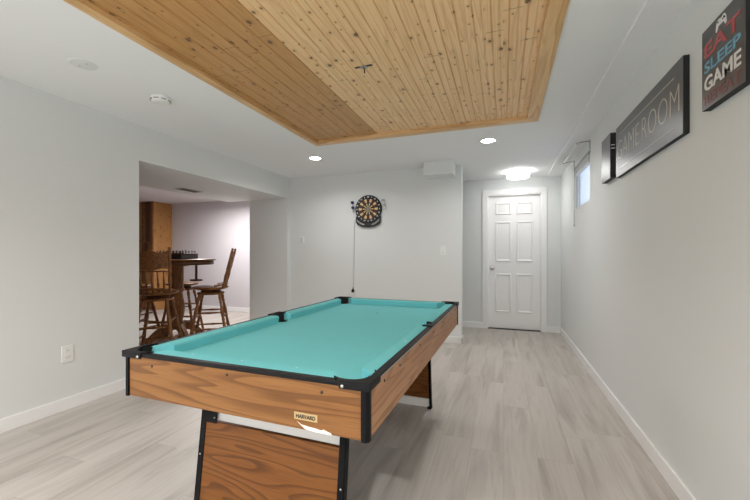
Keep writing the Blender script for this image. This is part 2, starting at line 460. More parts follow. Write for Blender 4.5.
lathe(bm, [(.031, 0), (.031, .006), (.012, .010), (.011, .032), (.024, .040), (.028, .052), (.024, .064), (0, .068)], 20, Matrix.Translation((dx0 + .055, dy, .945)) @ Matrix.Rotation(PI / 2, 4, 'X'))
obj('door_knob', bm, 'steel', door)['label'] = 'satin steel door knob'
struct(boxes('door_sill', [((DX0, YD - .005, 0), (DX1, YD + .08, .008))], 'slot'), 'dark gap line under the white door', 'sill')

# window in the right wall
win = thing('window_1', 'small high window in the right wall near the hall', 'window', (XR, 0, 0)); win['kind'] = 'structure'
fx0, fx1 = .022, .05
bm = B()
fw = .022
box(bm, (fx0, WY0, WZ0), (fx1, WY0 + fw, WZ1)); box(bm, (fx0, WY1 - fw, WZ0), (fx1, WY1, WZ1))
box(bm, (fx0, WY0 + fw, WZ0), (fx1, WY1 - fw, WZ0 + fw)); box(bm, (fx0, WY0 + fw, WZ1 - fw), (fx1, WY1 - fw, WZ1))
obj('window_frame', bm, 'trim', win)
bm = B(); box(bm, (fx0 + .010, WY0 + fw, WZ0 + fw), (fx0 + .016, WY1 - fw, WZ1 - fw)); obj('pane', bm, 'glass', win)
# frame of the added, unseen rear window
rwn = thing('added_window', 'wide unseen window added behind the camera to brighten the room', 'window', (0, YR, 0)); rwn['kind'] = 'structure'
bm = B()
for x in (RW[0], (RW[0] + RW[1]) / 2 - .02, RW[1] - .04): box(bm, (x, -.1, RW[2]), (x + .04, -.05, RW[3]))
for z in (RW[2], RW[3] - .04): box(bm, (RW[0], -.1, z), (RW[1], -.05, z + .04))
obj('window_frame', bm, 'trim', rwn)

# blind, curtain rod
bl = thing('window_blind', 'raised white slatted blind at the top of the small high window', 'blind', (XR, 0, 0))
bm = B(); box(bm, (-.012, WY0 + .01, 2.155), (.03, WY1 - .01, 2.185), .002); obj('head_rail', bm, 'darkrail', bl)
bm = B()
for i in range(7): box(bm, (-.012, WY0 + .015, 2.092 + i * .009), (.026, WY1 - .015, 2.0955 + i * .009))
obj('slat_stack', bm, 'blind', bl)
bm = B(); box(bm, (-.012, WY0 + .015, 2.076), (.026, WY1 - .015, 2.088), .002); obj('bottom_rail', bm, 'blind', bl)
bm = B(); tube(bm, [(-.016, WY1 - .04, 2.155), (-.018, WY1 - .04, 1.8), (-.018, WY1 - .035, 1.52)], .0035, 6); lathe(bm, [(.004, 0), (.007, .01), (.005, .035), (0, .038)], 8, Matrix.Translation((-.018, WY1 - .035, 1.485)))
obj('pull_cord', bm, 'cordgrey', bl)
cr = thing('curtain_rod', 'thin bare white curtain rod on two wall brackets above the small high window', 'curtain rod', (XR, 0, 0))
bm = B(); tube(bm, [(-.11, 3.99, 2.262), (-.11, 4.93, 2.262)], .007, 8); obj('rod', bm, 'white', cr)
for yy in (4.03, 4.86):
    bm = B(); box(bm, (-.005, yy - .012, 2.16), (0, yy + .012, 2.285), .001); tube(bm, [(-.004, yy, 2.272), (-.06, yy, 2.272), (-.112, yy, 2.262)], .005, 8)
    lathe(bm, [(.011, -.012), (.011, .012)], 10, Matrix.Translation((-.11, yy, 2.262)) @ Matrix.Rotation(PI / 2, 4, 'X'))
    obj('bracket', bm, 'dgrey', cr)

# ------------------------------------------------------------------ wall art (right wall)
RWALL = (PI / 2, 0, -PI / 2)
def canvas(name, label, y0, y1, z0, z1, t):
    o = thing(name, label, 'sign', (XR, (y0 + y1) / 2, (z0 + z1) / 2), 0, 'signs on the right wall')
    hy, hz = (y1 - y0) / 2, (z1 - z0) / 2
    bm = B(); box(bm, (-t + .002, -hy, -hz), (0, hy, hz), .0015); obj('canvas_edge', bm, 'signside', o)
    bm = B(); box(bm, (-t, -hy + .001, -hz + .001), (-t + .0025, hy - .001, hz - .001)); obj('printed_face', bm, 'signface', o)
    return o, hy, hz
T = .030
o, hy, hz = canvas('wall_sign', 'nearest wall sign, with red, blue and white words and a gamepad icon', 1.571, 1.852, CZ + .584, CZ + .906, T)
for s, z, h, mt, w in (('EAT', .070, .058, 'red', .235), ('SLEEP', .003, .043, 'blue', .24), ('GAME', -.063, .058, 'wht', .24), ('REPEAT', -.126, .040, 'dimred', .24)):
    text_mesh('lettering', s, h, mt, o, (-T - .0005, 0, z), RWALL, w, off=.0012 if h > .05 else .0008)
bm = B()
gp = [(-.046, -.026), (-.040, .006), (-.030, .022), (-.014, .024), (-.010, .018), (.010, .018), (.014, .024), (.030, .022), (.040, .006), (.046, -.026), (.036, -.032), (.022, -.010), (-.022, -.010), (-.036, -.032)]
prism(bm, [(-T - .0005, -x * .8, .128 + y * .8) for x, y in gp], (-.001, 0, 0))
g = obj('gamepad_icon', bm, 'wht', o)
for x, y in ((-.024, .010), (.024, .010), (.017, .004), (.031, .004)):
    bm = B(); lathe(bm, [(.0035, 0), (.0035, .001)], 10, Matrix.Translation((-T - .0014, -x * .8, .128 + y * .8)) @ Matrix.Rotation(-PI / 2, 4, 'Y')); obj('icon_button', bm, 'signside', g)
o, hy, hz = canvas('wall_sign', 'long wall sign reading GAME ROOM in thin pale letters', 2.03, 3.07, CZ + .552, CZ + .911, .026)
text_mesh('lettering', 'GAME', .13, 'cream', o, (-.0265, .262, .003), RWALL, .435, off=-.0035)
text_mesh('lettering', 'ROOM', .13, 'cream', o, (-.0265, -.245, .003), RWALL, .48, off=-.0035)
for z, sgn in ((.115, 1), (-.125, -1)):
    bm = B(); box(bm, (-.0272, -.43, z - .0018), (-.0258, .43, z + .0018)); obj('rule_line', bm, 'cream', o)
o, hy, hz = canvas('wall_sign', 'farthest and smallest wall sign, between the long sign and the window', 3.17, 3.42, CZ + .575, CZ + .917, .039)
bm = B()
for z in (.075, .050): box(bm, (-.033, -hy - .0008, z), (-.008, -hy + .0005, z + .006))
obj('edge_mark', bm, 'wht', o)

# ------------------------------------------------------------------ ceiling fittings
def area(name, loc, size, power, col=(1, 1, 1), rot=(0, 0, 0), shape='DISK', sy=None, parent=None, spread=PI):
    li = bpy.data.lights.new(name, 'AREA'); li.shape = shape; li.size = size
    if sy: li.size_y = sy
    li.energy = power; li.color = col; li.spread = spread
    o = bpy.data.objects.new(name, li); COL.objects.link(o); o.location = loc; o.rotation_euler = rot
    if parent: o.parent = parent
    return o
CANP = 5.5
def can_light(x, y, label, p=CANP):
    o = thing('recessed_light', label, 'ceiling light', (x, y, HC), 0, 'recessed ceiling lights')
    bm = B(); lathe(bm, [(.066, -.002), (.070, -.006), (.086, -.004), (.088, 0), (.066, 0)], 32, cap=False); obj('trim_ring', bm, 'white', o)
    bm = B(); lathe(bm, [(.0, -.0035), (.067, -.0030)], 32, cap=False); obj('lens', bm, 'lens', o)
    area('lamp', (0, 0, -.008), .13, p, (1, .99, .97), parent=o, spread=math.radians(155))
can_light(-2.148, 3.87, 'lit recessed ceiling light by the far left corner of the pine inset')
can_light(-.147, 3.866, 'lit recessed ceiling light beside the small boxed bulkhead')
can_light(-2.15, -1.3, 'added recessed ceiling light, unseen behind the camera on the left', 46)  # unseen can light added to brighten the room
can_light(-.15, -1.3, 'added recessed ceiling light, unseen behind the camera on the right', 46)  # second unseen can light, added as fill

fl = thing('flush_light', 'lit white drum flush ceiling light in front of the white door', 'ceiling light', (.196, 5.44, HC))
bm = B(); lathe(bm, [(.11, 0), (.11, -.012), (.0, -.012)], 32, cap=False); obj('mounting_plate', bm, 'white', fl)
bm = B(); lathe(bm, [(.150, -.012), (.152, -.05), (.152, -.082), (.135, -.094), (0, -.098)], 40, cap=False); obj('drum_shade', bm, 'drum', fl)
for z in (-.020, -.074):
    bm = B(); lathe(bm, [(.150, z), (.158, z), (.158, z - .010), (.150, z - .010), (.150, z)], 40, cap=False); obj('metal_band', bm, 'dgrey', fl)

area('lamp', (0, 0, -.104), .26, 2.3, (1, .98, .95), parent=fl)
sd = thing('smoke_detector', 'round white smoke detector on the ceiling left of the pine inset', 'smoke detector', (-2.40, 1.99, HC))
bm = B(); lathe(bm, [(.068, 0), (.070, -.012), (.066, -.016), (.060, -.034), (.045, -.040), (0, -.041)], 32); obj('body', bm, 'white', sd)
bm = B()
for a in range(8):
    c, s = math.cos(a * PI / 4 + .4), math.sin(a * PI / 4 + .4)
    m = Matrix.Translation((.064 * c, .064 * s, -.024)) @ Matrix.Rotation(a * PI / 4 + .4, 4, 'Z')
    r = bmesh.ops.create_cube(bm, size=1, matrix=m @ Matrix.Diagonal((.006, .034, .006, 1)))
obj('vent_slot', bm, 'dgrey', sd)
cp = thing('ceiling_cover_plate', 'flat round off-white blank plate on the ceiling left of the smoke detector', 'cover plate', (-2.42, 1.478, HC))
bm = B(); lathe(bm, [(.072, 0), (.070, -.003), (.060, -.005), (0, -.0055)], 36); obj('plate', bm, 'plate', cp)
for dx in (-.032, .032):
    bm = B(); lathe(bm, [(.005, -.005), (.004, -.007), (0, -.0075)], 10, Matrix.Translation((dx, 0, 0))); obj('screw', bm, 'dgrey', cp)

# leftover fixture bracket on the pine boards
fb = thing('mounting_bracket', 'small dark leftover fixture bracket screwed to the pine ceiling boards', 'bracket', (-.825, 2.105, HC + .017), .0)
bm = B(); box(bm, (-.058, -.006, -.006), (.058, .006, .001), .001); obj('bar', bm, 'screw', fb)
bm = B(); box(bm, (-.022, -.012, -.010), (.022, .012, -.004), .001); obj('clip', bm, 'dgrey', fb)
bm = B(); tube(bm, [(.0, .0, -.006), (.004, .006, -.022), (.002, .012, -.040)], .0045, 6); obj('wire_stub', bm, 'screw', fb)

vt = thing('ceiling_vent', 'small dark slotted vent in the soffit above the bar nook', 'vent', (-3.92, 3.67, OZ), .0)
bm = B(); box(bm, (-.075, -.16, -.006), (.075, .16, .0)); obj('frame', bm, 'vent', vt)
for i in range(3):
    bm = B(); box(bm, (-.055 + i * .04, -.14, -.0075), (-.028 + i * .04, .14, -.005)); obj('slot', bm, 'slot', vt)

# ------------------------------------------------------------------ wall fittings
def plate(name, label, cat, loc, normal, w, h, build=None):
    rz = {'-y': 0, '+x': PI / 2, '-x': -PI / 2}[normal]
    o = thing(name, label, cat, loc, rz)
    bm = B(); box(bm, (-w / 2, -.007, -h / 2), (w / 2, 0, h / 2), .0025); obj('plate', bm, 'white', o)
    return o
o = plate('light_switch', 'white rocker light switch on the back wall right of the dartboard', 'light switch', (-.749, YB, 1.215), '-y', .072, .118)
bm = B(); prism(bm, [(-.017, -.007, -.034), (-.017, -.013, -.034), (-.017, -.008, .034), (-.017, -.007, .034)], (.034, 0, 0)); obj('rocker', bm, 'white', o)
bm = B(); box(bm, (-.012, -.0135, -.030), (.012, -.0118, -.026)); obj('indicator', bm, 'dgrey', o)
o = plate('thermostat', 'small square white thermostat on the back wall near the left corner', 'thermostat', (-2.88, YB, 1.385), '-y', .075, .1)
bm = B(); box(bm, (-.028, -.018, -.035), (.028, -.006, .035), .003); obj('cover', bm, 'offwhite', o)
o = plate('wall_outlet', 'white duplex outlet low on the left wall', 'outlet', (XL, 1.779, .418), '+x', .078, .125)
for z in (-.022, .022):
    bm = B(); box(bm, (-.017, -.0095, z - .014), (.017, -.006, z + .014), .003); q = obj('socket', bm, 'white', o)
    bm = B()
    for x in (-.006, .006): box(bm, (x - .001, -.0101, z - .002), (x + .001, -.009, z + .007))
    obj('slot', bm, 'slot', q)
o = plate('wall_outlet', 'white outlet on the back wall below the dartboard holding the black plug', 'outlet', (-2.03, YB, .62), '-y', .072, .115)
bm = B(); box(bm, (-.017, -.0095, .008), (.017, -.006, .036), .003); obj('socket', bm, 'white', o)

# ------------------------------------------------------------------ dartboard
dbx, dbz, R = -1.797, 1.802, .198
db = thing('dartboard', 'round electronic dartboard with cream and black wedges on the back wall', 'dartboard', (dbx, YB, dbz))
RX = Matrix.Rotation(PI / 2, 4, 'X')
bm = B(); lathe(bm, [(R, 0), (R, .022), (R - .008, .028), (R - .05, .028), (R - .054, .024), (0, .024)], 60, RX); obj('housing', bm, 'dblack', db)
def sector(bm, r0, r1, a0, a1, y, mi, n=4):
    pts = [(r0 * math.sin(a0 + (a1 - a0) * i / n), r0 * math.cos(a0 + (a1 - a0) * i / n)) for i in range(n + 1)]
    pts += [(r1 * math.sin(a1 - (a1 - a0) * i / n), r1 * math.cos(a1 - (a1 - a0) * i / n)) for i in range(n + 1)]
    if r0 < 1e-6: pts = pts[n:]
    prism(bm, [(x, y, z) for x, z in pts], (0, -.004, 0), mi)
bm = B(); st = 2 * PI / 20
for i in range(20):
    a0, a1 = (i - .5) * st + .012, (i + .5) * st - .012
    m_ = .030 if i % 2 else .008
    if i % 2:
        sector(bm, .018, .080, (i - .5) * st + .055, (i + .5) * st - .055, -.024, 1)
        sector(bm, .096, .142, (i - .5) * st + .035, (i + .5) * st - .035, -.024, 1)
    else:
        sector(bm, .018, .080, a0, a1, -.024, 0)
        sector(bm, .096, .142, a0, a1, -.024, 2)
    sector(bm, .083, .093, a0, a1, -.024, 2 if i % 2 else 0)
lathe(bm, [(.013, .024), (.013, .030), (0, .030)], 16, RX, 4)
for p in bm.faces: pass
so = obj('scoring_face', bm, ['dblack', 'dgold', 'dred', 'dgold', 'dgrey'], db)
nums = [20, 1, 18, 4, 13, 6, 10, 15, 2, 17, 3, 19, 7, 16, 8, 11, 14, 9, 12, 5]
for i, n in enumerate(nums):
    a = i * st
    text_mesh('number', str(n), .026, 'wht', db, (.171 * math.sin(a), -.0288, .171 * math.cos(a)), (PI / 2, 0, 0), off=.0008)
# lower housing: curved dart tray with pale arcs
bm = B()
pts = []
n = 20
for i in range(n + 1):
    a = PI * 1.5 + (i / n - .5) * PI * .78; pts.append((.205 * math.cos(a), .205 * math.sin(a)))
outer = [(-.185, -.10)] + [(-.182, -.19), (-.16, -.222), (-.09, -.252), (0, -.262), (.09, -.252), (.16, -.222), (.182, -.19)] + [(.185, -.10)]
inner = [(.196 * math.cos(a), .196 * math.sin(a)) for a in [PI * 2 - .55 - (PI - 1.1) * i / 14 for i in range(15)]]
poly = outer + inner
prism(bm, [(x, -.002, z) for x, z in poly], (0, -.03, 0)); obj('score_console', bm, 'dblack', db)
for sx in (-1, 1):
    bm = B()
    arc = [(sx * .215 * math.cos(a), .215 * math.sin(a) - .004) for a in [-PI * .22 - i * PI * .20 / 8 for i in range(9)]]
    arc2 = [(sx * .232 * math.cos(a), .232 * math.sin(a) - .006) for a in [-PI * .42 + i * PI * .18 / 8 for i in range(9)]]
    prism(bm, [(x, -.032, z) for x, z in arc + arc2], (0, -.002, 0)); obj('console_strip', bm, 'dgrey', db)
bm = B(); box(bm, (-.038, -.036, -.238), (.038, -.031, -.212), .002); obj('display', bm, 'chess', db)

def dart(name, label, x, z, mt, rz):
    o = thing(name, label, 'dart', (x, YB, z), 0, 'darts in the wall holders')
    bm = B(); turned(bm, (0, -.035, -.05), (0, -.035, .01), [(0, .001), (.3, .0035), (.7, .0045), (1, .003)], 8); obj('barrel', bm, 'dgrey', o)
    for a in range(4):
        c, s = math.cos(a * PI / 2 + rz), math.sin(a * PI / 2 + rz)
        bm = B(); prism(bm, [(0, -.035, .008), (c * .022, -.035 + s * .022, .016), (c * .022, -.035 + s * .022, .046), (0, -.035, .052)], (s * .0014, -c * .0014, 0)); obj('flight', bm, mt, o)
    bm = B(); box(bm, (-.012, -.040, -.02), (.012, 0, -.012), .002); obj('holder', bm, 'white', o)
    return o
for x, z, mt, lab in ((-2.035, 1.872, 'dblue', 'upper dark blue dart held on the wall left of the dartboard'), (-2.028, 1.800, 'dblue', 'lower dark blue dart held on the wall left of the dartboard'),
                 (-1.575, 1.885, 'palegrey', 'upper pale grey dart held on the wall right of the dartboard'), (-1.56, 1.820, 'palegrey', 'lower pale grey dart held on the wall right of the dartboard')):
    dart('mounted_dart', lab, x, z, mt, .4)

pc = thing('power_cord', 'thin grey power cord hanging down the back wall from the dartboard to a black plug', 'cord', (0, YB, 0))
bm = B(); tube(bm, [(-1.988, -.014, 1.655), (-2.002, -.012, 1.652), (-2.012, -.009, 1.62), (-2.016, -.006, 1.5), (-2.02, -.006, 1.2), (-2.025, -.006, .9), (-2.03, -.012, .70), (-2.03, -.02, .665)], .004, 6); obj('cable', bm, 'palegrey', pc)
bm = B(); box(bm, (-2.048, -.045, .618), (-2.012, -.0096, .66), .006); lathe(bm, [(.010, 0), (.005, .03)], 8, Matrix.Translation((-2.03, -.022, .658))); obj('plug', bm, 'black', pc)

# ------------------------------------------------------------------ pool table
TC = Vector((-.8686, 1.948, 0)); HX, HY = .512, .950
ZB, ZT, ZR, ZBED = .617, .771, .786, .744
pt = thing('pool_table', 'teal cloth pool table with oak veneer sides and black corners', 'pool table', TC, math.radians(-1.1))
def side_skirt(sx):
    bm = B(); x0, x1 = sorted((sx * HX, sx * (HX - .02)))
    box(bm, (x0, -HY + .004, ZB), (x1, HY - .004, ZT), .001); return bm
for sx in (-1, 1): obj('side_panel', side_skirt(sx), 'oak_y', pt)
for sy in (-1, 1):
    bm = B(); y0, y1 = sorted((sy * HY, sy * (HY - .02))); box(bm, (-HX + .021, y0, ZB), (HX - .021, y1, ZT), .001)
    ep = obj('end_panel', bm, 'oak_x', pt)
    if sy == -1:
        bm = B()
        ch = [(.205, 0), (.225, .007), (.25, .006), (.272, .013), (.30, .017), (.33, .019), (.352, .027), (.372, .020), (.385, .010), (.395, 0)]
        # torn laminate along the lower edge, right of the middle
        pts = [(.250, .034), (.270, .022), (.30, .018), (.33, .016), (.352, .012), (.362, .018), (.378, .012), (.392, .008), (.396, 0), (.33, 0), (.288, .004)]
        prism(bm, [(.27 + (x - .25) * .86, -HY - .0008, ZB + z * .72 - .0005) for x, z in pts], (0, .002, 0)); c = obj('chipped_edge', bm, 'chip', pt); c['label'] = 'pale torn laminate patch on the lower edge'
        bm = B(); box(bm, (.262, -HY - .0022, ZB + .030), (.346, -HY + .001, ZB + .053), .0006); npl = obj('name_plate', bm, 'gold', pt); npl['label'] = 'small brass coloured maker plate'
        text_mesh('lettering', 'HARVARD', .0125, 'ink', npl, (.304, -HY - .0024, ZB + .0415), (PI / 2, 0, 0), .070, off=.0004)
    for x in ((-.37, -.01, .36) if sy == -1 else (-.3, .3)):
        bm = B(); lathe(bm, [(.0052, 0), (.0045, .0022), (0, .0026)], 10, Matrix.Translation((x, sy * HY, ZT - .018 - (.01 if abs(x) > .3 else 0))) @ Matrix.Rotation(PI / 2 * (1 if sy == -1 else -1), 4, 'X')); obj('bolt', bm, 'screw', pt)
for sx in (-1, 1):
    for y in (-.80, -.62, -.30, .0, .30, .62, .80):
        bm = B(); lathe(bm, [(.0052, 0), (.0045, .0022), (0, .0026)], 10, Matrix.Translation((sx * HX, y, ZT - .022)) @ Matrix.Rotation(PI / 2 * sx, 4, 'Y')); obj('bolt', bm, 'screw', pt)
# black top trim
tw_ = .022
for sx in (-1, 1):
    bm = B(); x0, x1 = sorted((sx * (HX + .004), sx * (HX - tw_))); box(bm, (x0, -HY - .004, ZT), (x1, HY + .004, ZR), .003); obj('top_trim', bm, 'cap', pt)
    bm = B(); x0, x1 = sorted((sx * (HX + .0045), sx * (HX + .001))); box(bm, (x0, -HY + .09, ZT + .003), (x1 , HY - .09, ZT + .007)); obj('trim_line', bm, 'cordgrey', pt)
for sy in (-1, 1):
    bm = B(); y0, y1 = sorted((sy * (HY + .004), sy * (HY - tw_))); box(bm, (-HX + tw_, y0, ZT), (HX - tw_, y1, ZR), .003); obj('top_trim', bm, 'cap', pt)
# corner posts
for sx in (-1, 1):
    for sy in (-1, 1):
        bm = B(); a = .024
        ox, oy = sx * (HX + .005), sy * (HY + .005)
        pts = [(ox - sx * .010, oy), (ox, oy - sy * .010), (ox, oy - sy * a), (ox - sx * a, oy - sy * a), (ox - sx * a, oy)]
        prism(bm, [(x, y, ZB - .003) for x, y in pts], (0, 0, ZT - ZB + .003), bev=.002)
        obj('corner_post', bm, 'black', pt)
# pockets
PCX, PCY, PR, PA = HX + .010 - .074, HY + .010 - .074, .050, .070
SPX, SPR = HX - .050, .045
# bed cloth
bm = B(); bx, by = HX - .035, HY - .035; out = []
def arc(cx, cy, r, a0, a1, n=14): return [(cx + r * math.cos(a0 + (a1 - a0) * i / n), cy + r * math.sin(a0 + (a1 - a0) * i / n)) for i in range(n + 1)]
da = math.acos((bx - PCX) / PR); db_ = math.acos((by - PCY) / PR); ds = math.acos(min(1, (bx - SPX) / SPR))
# counter-clockwise from right side
out += arc(SPX, 0, SPR, 2 * PI - ds, ds)[0:0]
half = []
half += arc(SPX, 0, SPR, ds, PI, 8)[::-1]                      # right side pocket upper half, from the centre line up
half = [(x, y) for x, y in half]
half += arc(PCX, PCY, PR, -da, -(2 * PI - (PI / 2 + db_)), 20)   # upper right corner
quarter = half
up = quarter + [(-x, y) for x, y in quarter[::-1]]
full = up + [(x, -y) for x, y in up[::-1]]
cl = []
for p in full:
    if not cl or (abs(p[0] - cl[-1][0]) + abs(p[1] - cl[-1][1])) > 1e-5: cl.append(p)
if abs(cl[0][0] - cl[-1][0]) + abs(cl[0][1] - cl[-1][1]) < 1e-5: cl.pop()
prism(bm, [(x, y, ZBED - .016) for x, y in cl], (0, 0, .016))
bmesh.ops.triangulate(bm, faces=[f for f in bm.faces if len(f.verts) > 4])
obj('playfield', bm, 'cloth', pt)
bm = B(); box(bm, (-HX + .03, -HY + .03, ZB + .03), (HX - .03, HY - .03, ZB + .045)); obj('under_board', bm, 'signside', pt)
# spots and tiny chalk marks on the cloth
bm = B(); lathe(bm, [(.009, 0), (0, .0006)], 12, Matrix.Translation((0, .50, ZBED + .0004)), cap=False); obj('foot_spot', bm, 'black', pt)
# cushions
def cushion(pb0, pb1, pn0, pn1):
    """back edge pb0->pb1, nose edge pn0->pn1 (2-D points)"""
    bm = B()
    def sec(pb, pn):
        pb, pn = Vector(pb), Vector(pn); d = (pn - pb).normalized()
        q = [(pb, ZBED - .006), (pb, ZR), (pn - d * .014, ZR + .001), (pn - d * .004, ZR - .002), (pn, ZR - .009), (pn - d * .004, ZBED + .012), (pn - d * .006, ZBED - .006)]
        return [bm.verts.new((p.x, p.y, z)) for p, z in q]
    s0, s1 = sec(pb0, pn0), sec(pb1, pn1); n = len(s0)
    for i in range(n):
        f = bm.faces.new((s0[i], s0[(i + 1) % n], s1[(i + 1) % n], s1[i]))
    bm.faces.new(s0); bm.faces.new(s1[::-1]); return bm
XB, XN, YBk, YN = HX - tw_ + .001, HX - .082, HY - tw_ + .001, HY - .082
for sx in (-1, 1):
    for sy in (-1, 1):
        obj('cushion', cushion((sx * XB, sy * .050), (sx * XB, sy * (HY - .092)), (sx * XN, sy * .064), (sx * XN, sy * (HY - .150))), 'cloth', pt)
for sy in (-1, 1):
    obj('cushion', cushion((-(HX - .092), sy * YBk), (HX - .092, sy * YBk), (-(HX - .150), sy * YN), (HX - .150, sy * YN)), 'cloth', pt)
for sx in (-1, 0, 1):
    for sy in (-1, 1):
        bm = B(); lathe(bm, [(.0055, 0), (0, .0008)], 10, Matrix.Translation((sx * .232, sy * (HY - .062), ZR + .0004)), cap=False); obj('rail_sight', bm, 'white', pt)
        if sx:
            bm = B(); lathe(bm, [(.0055, 0), (0, .0008)], 10, Matrix.Translation((sx * (HX - .042), sy * .40, ZR + .0004)), cap=False); obj('rail_sight', bm, 'white', pt)
# corner caps + pocket liners
for sx in (-1, 1):
    for sy in (-1, 1):
        ox, oy = HX + .010, HY + .010
        loc = []
        poly = [(0, 0), (.104, 0), (.122, .026), (.132, .034)] + arc(.086, .086, PA, math.atan2(-.052, .046), math.atan2(.046, -.052) - 2 * PI, 16) + [(.034, .132), (.026, .122), (0, .104)]
        bm = B(); prism(bm, [(sx * (ox - u), sy * (oy - v), ZR - .001) for u, v in poly], (0, 0, .007), bev=.0015)
        # outer lip wrapped over the rail
        lx = sorted((sx * ox, sx * (ox - .006))); ly = sorted((sy * oy, sy * (oy - .098)))
        box(bm, (lx[0], ly[0], ZT - .004), (lx[1], ly[1], ZR), .001)
        lx = sorted((sx * (ox - .0055), sx * (ox - .100))); ly = sorted((sy * oy, sy * (oy - .006)))
        box(bm, (lx[0], ly[0], ZT - .004), (lx[1], ly[1], ZR), .001)
        cap = obj('corner_cap', bm, 'cap', pt)
        if sy == -1:
            for (u, rotm) in ((.088, 0),):
                bm = B(); lathe(bm, [(.006, 0), (.005, .003), (0, .0035)], 10, Matrix.Translation((sx * (ox - u), sy * oy, ZT + .004)) @ Matrix.Rotation(PI / 2, 4, 'X')); obj('cap_screw', bm, 'steel', cap)
        bm = B(); cx, cy = sx * PCX, sy * PCY
        lathe(bm, [(PR + .001, ZBED - .002), (PR + .001, ZB + .05), (0, ZB + .05)], 32, Matrix.Translation((cx, cy, 0)), cap=False)
        base = math.atan2(sy, sx)
        aa = [base - 1.1 + 2.2 * i / 20 for i in range(21)]
        lo = [bm.verts.new((cx + (PR - .012) * math.cos(a), cy + (PR - .012) * math.sin(a), ZBED - .02)) for a in aa]
        hx_, hy_ = sx * (HX + .010 - .086), sy * (HY + .010 - .086)
        hi = [bm.verts.new((hx_ + (PA - .018) * math.cos(a), hy_ + (PA - .018) * math.sin(a), ZR - .0005)) for a in aa]
        for i in range(20): bm.faces.new((lo[i], lo[i + 1], hi[i + 1], hi[i]))
        obj('pocket', bm, 'pocket', pt)
for sx in (-1, 1):
    poly = [(HX + .006, -.058), (HX + .006, .058), (SPX + .004, .058), (SPX + .004, SPR)] + arc(SPX + .004, 0, SPR - .004, PI / 2, -PI / 2, 14) + [(SPX + .004, -SPR), (SPX + .004, -.058)]
    bm = B(); prism(bm, [(sx * x, y, ZR - .001) for x, y in poly], (0, 0, .008), bev=.001); obj('side_cap', bm, 'cap', pt)
    bm = B(); cx = sx * SPX
    lathe(bm, [(SPR + .001, ZBED - .002), (.026, ZBED - .03), (.026, ZB + .05), (0, ZB + .05)], 28, Matrix.Translation((cx - sx * .012, 0, 0)), cap=False)
    base = 0 if sx > 0 else PI
    aa = [base - 1.35 + 2.7 * i / 16 for i in range(17)]
    rr = SPR - .003
    lo = [bm.verts.new((cx + (rr - .018) * math.cos(a), rr * math.sin(a), ZBED - .01)) for a in aa]
    hi = [bm.verts.new((cx + (rr - .018) * math.cos(a), rr * math.sin(a), ZR + .002)) for a in aa]
    for i in range(16): bm.faces.new((lo[i], lo[i + 1], hi[i + 1], hi[i]))
    obj('pocket', bm, 'pocket', pt)
# legs: two slanted end frames
LX = .343; YBOT, YTOP = .798, .720; ZLEG = ZB + .03
def ly(z): return YBOT + (YTOP - YBOT) * z / ZLEG
for sy in (-1, 1):
    def P(x, z, off=0): return (x, sy * (ly(z) - off), z)
    bm = B()
    prism(bm, [P(-LX + .02, .075, .004), P(LX - .02, .075, .004), P(LX - .02, .456, .004), P(-LX + .02, .456, .004)], (0, -sy * .022, 0))
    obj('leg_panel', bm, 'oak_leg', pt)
    for nm, za, zb_ in (('top_board', .462, ZLEG - .035), ('bottom_board', .004, .068)):
        bm = B(); prism(bm, [P(-LX + .02, za, .012), P(LX - .02, za, .012), P(LX - .02, zb_, .012), P(-LX + .02, zb_, .012)], (0, -sy * .012, 0))
        obj(nm, bm, 'melamine', pt)['label'] = 'white melamine strip of the leg frame'
    for sx in (-1, 1):
        bm = B(); wf = .026
        prism(bm, [P(sx * LX, 0), P(sx * (LX - wf), 0), P(sx * (LX - wf), ZLEG), P(sx * LX, ZLEG)], (0, -sy * .004, 0))
        prism(bm, [P(sx * LX, 0, .0), P(sx * LX, 0, .032), P(sx * LX, ZLEG, .032), P(sx * LX, ZLEG, .0)], (-sx * .004, 0, 0))
        leg = obj('leg', bm, 'black', pt)
        if sx * sy == 1: bm = B(); prism(bm, [P(sx * (LX - wf), .452), P(sx * (LX - .083), .452), P(sx * (LX - .083), ZLEG), P(sx * (LX - wf), ZLEG)], (0, -sy * .004, 0)); br = obj('bracket', bm, 'black', leg)
        for z in ((.475, .32, .12) if sx * sy == 1 else (.32, .12)):
            bm = B()
            xx = LX - (.072 if z > .4 else .012)
            lathe(bm, [(.004, 0), (.003, .002), (0, .0024)], 8, Matrix.Translation(P(sx * xx, z, -.0005)) @ Matrix.Rotation(PI / 2 * (1 if sy == -1 else -1), 4, 'X')); obj('screw', bm, 'steel', leg)
        bm = B(); x0, x1 = sorted((sx * (LX + .002), sx * (LX - .03))); y0, y1 = sorted((sy * (YBOT + .002), sy * (YBOT - .05))); box(bm, (x0, y0, 0), (x1, y1, .012), .003); obj('foot', bm, 'black', leg)

# ------------------------------------------------------------------ bar nook
# pine clad column
pp = thing('wall_column', 'knotty pine clad column in the far corner of the bar nook', 'column'); pp['kind'] = 'structure'
bm = B(); box(bm, (-7.6, 5.45, 0), (-6.80, YD, NZ), .003); obj('cladding', bm, 'pinepanel', pp)
bm = B(); box(bm, (-6.81, 5.44, 0), (-6.785, 5.47, NZ), .004); obj('corner_strip', bm, 'stoolflat', pp)
bm = B(); box(bm, (-7.08, 5.43, 0), (-6.99, 5.45, NZ), .003); obj('door_stile', bm, 'stoolflat', pp)
bm = B(); box(bm, (-6.99, 5.435, 1.43), (-6.84, 5.45, NZ), .003); obj('upper_panel', bm, 'stool_dark', pp)
bm = B(); box(bm, (-6.98, 5.40, 1.10), (-6.85, 5.45, 1.40), .004); obj('wall_box', bm, 'stool_dark', pp)

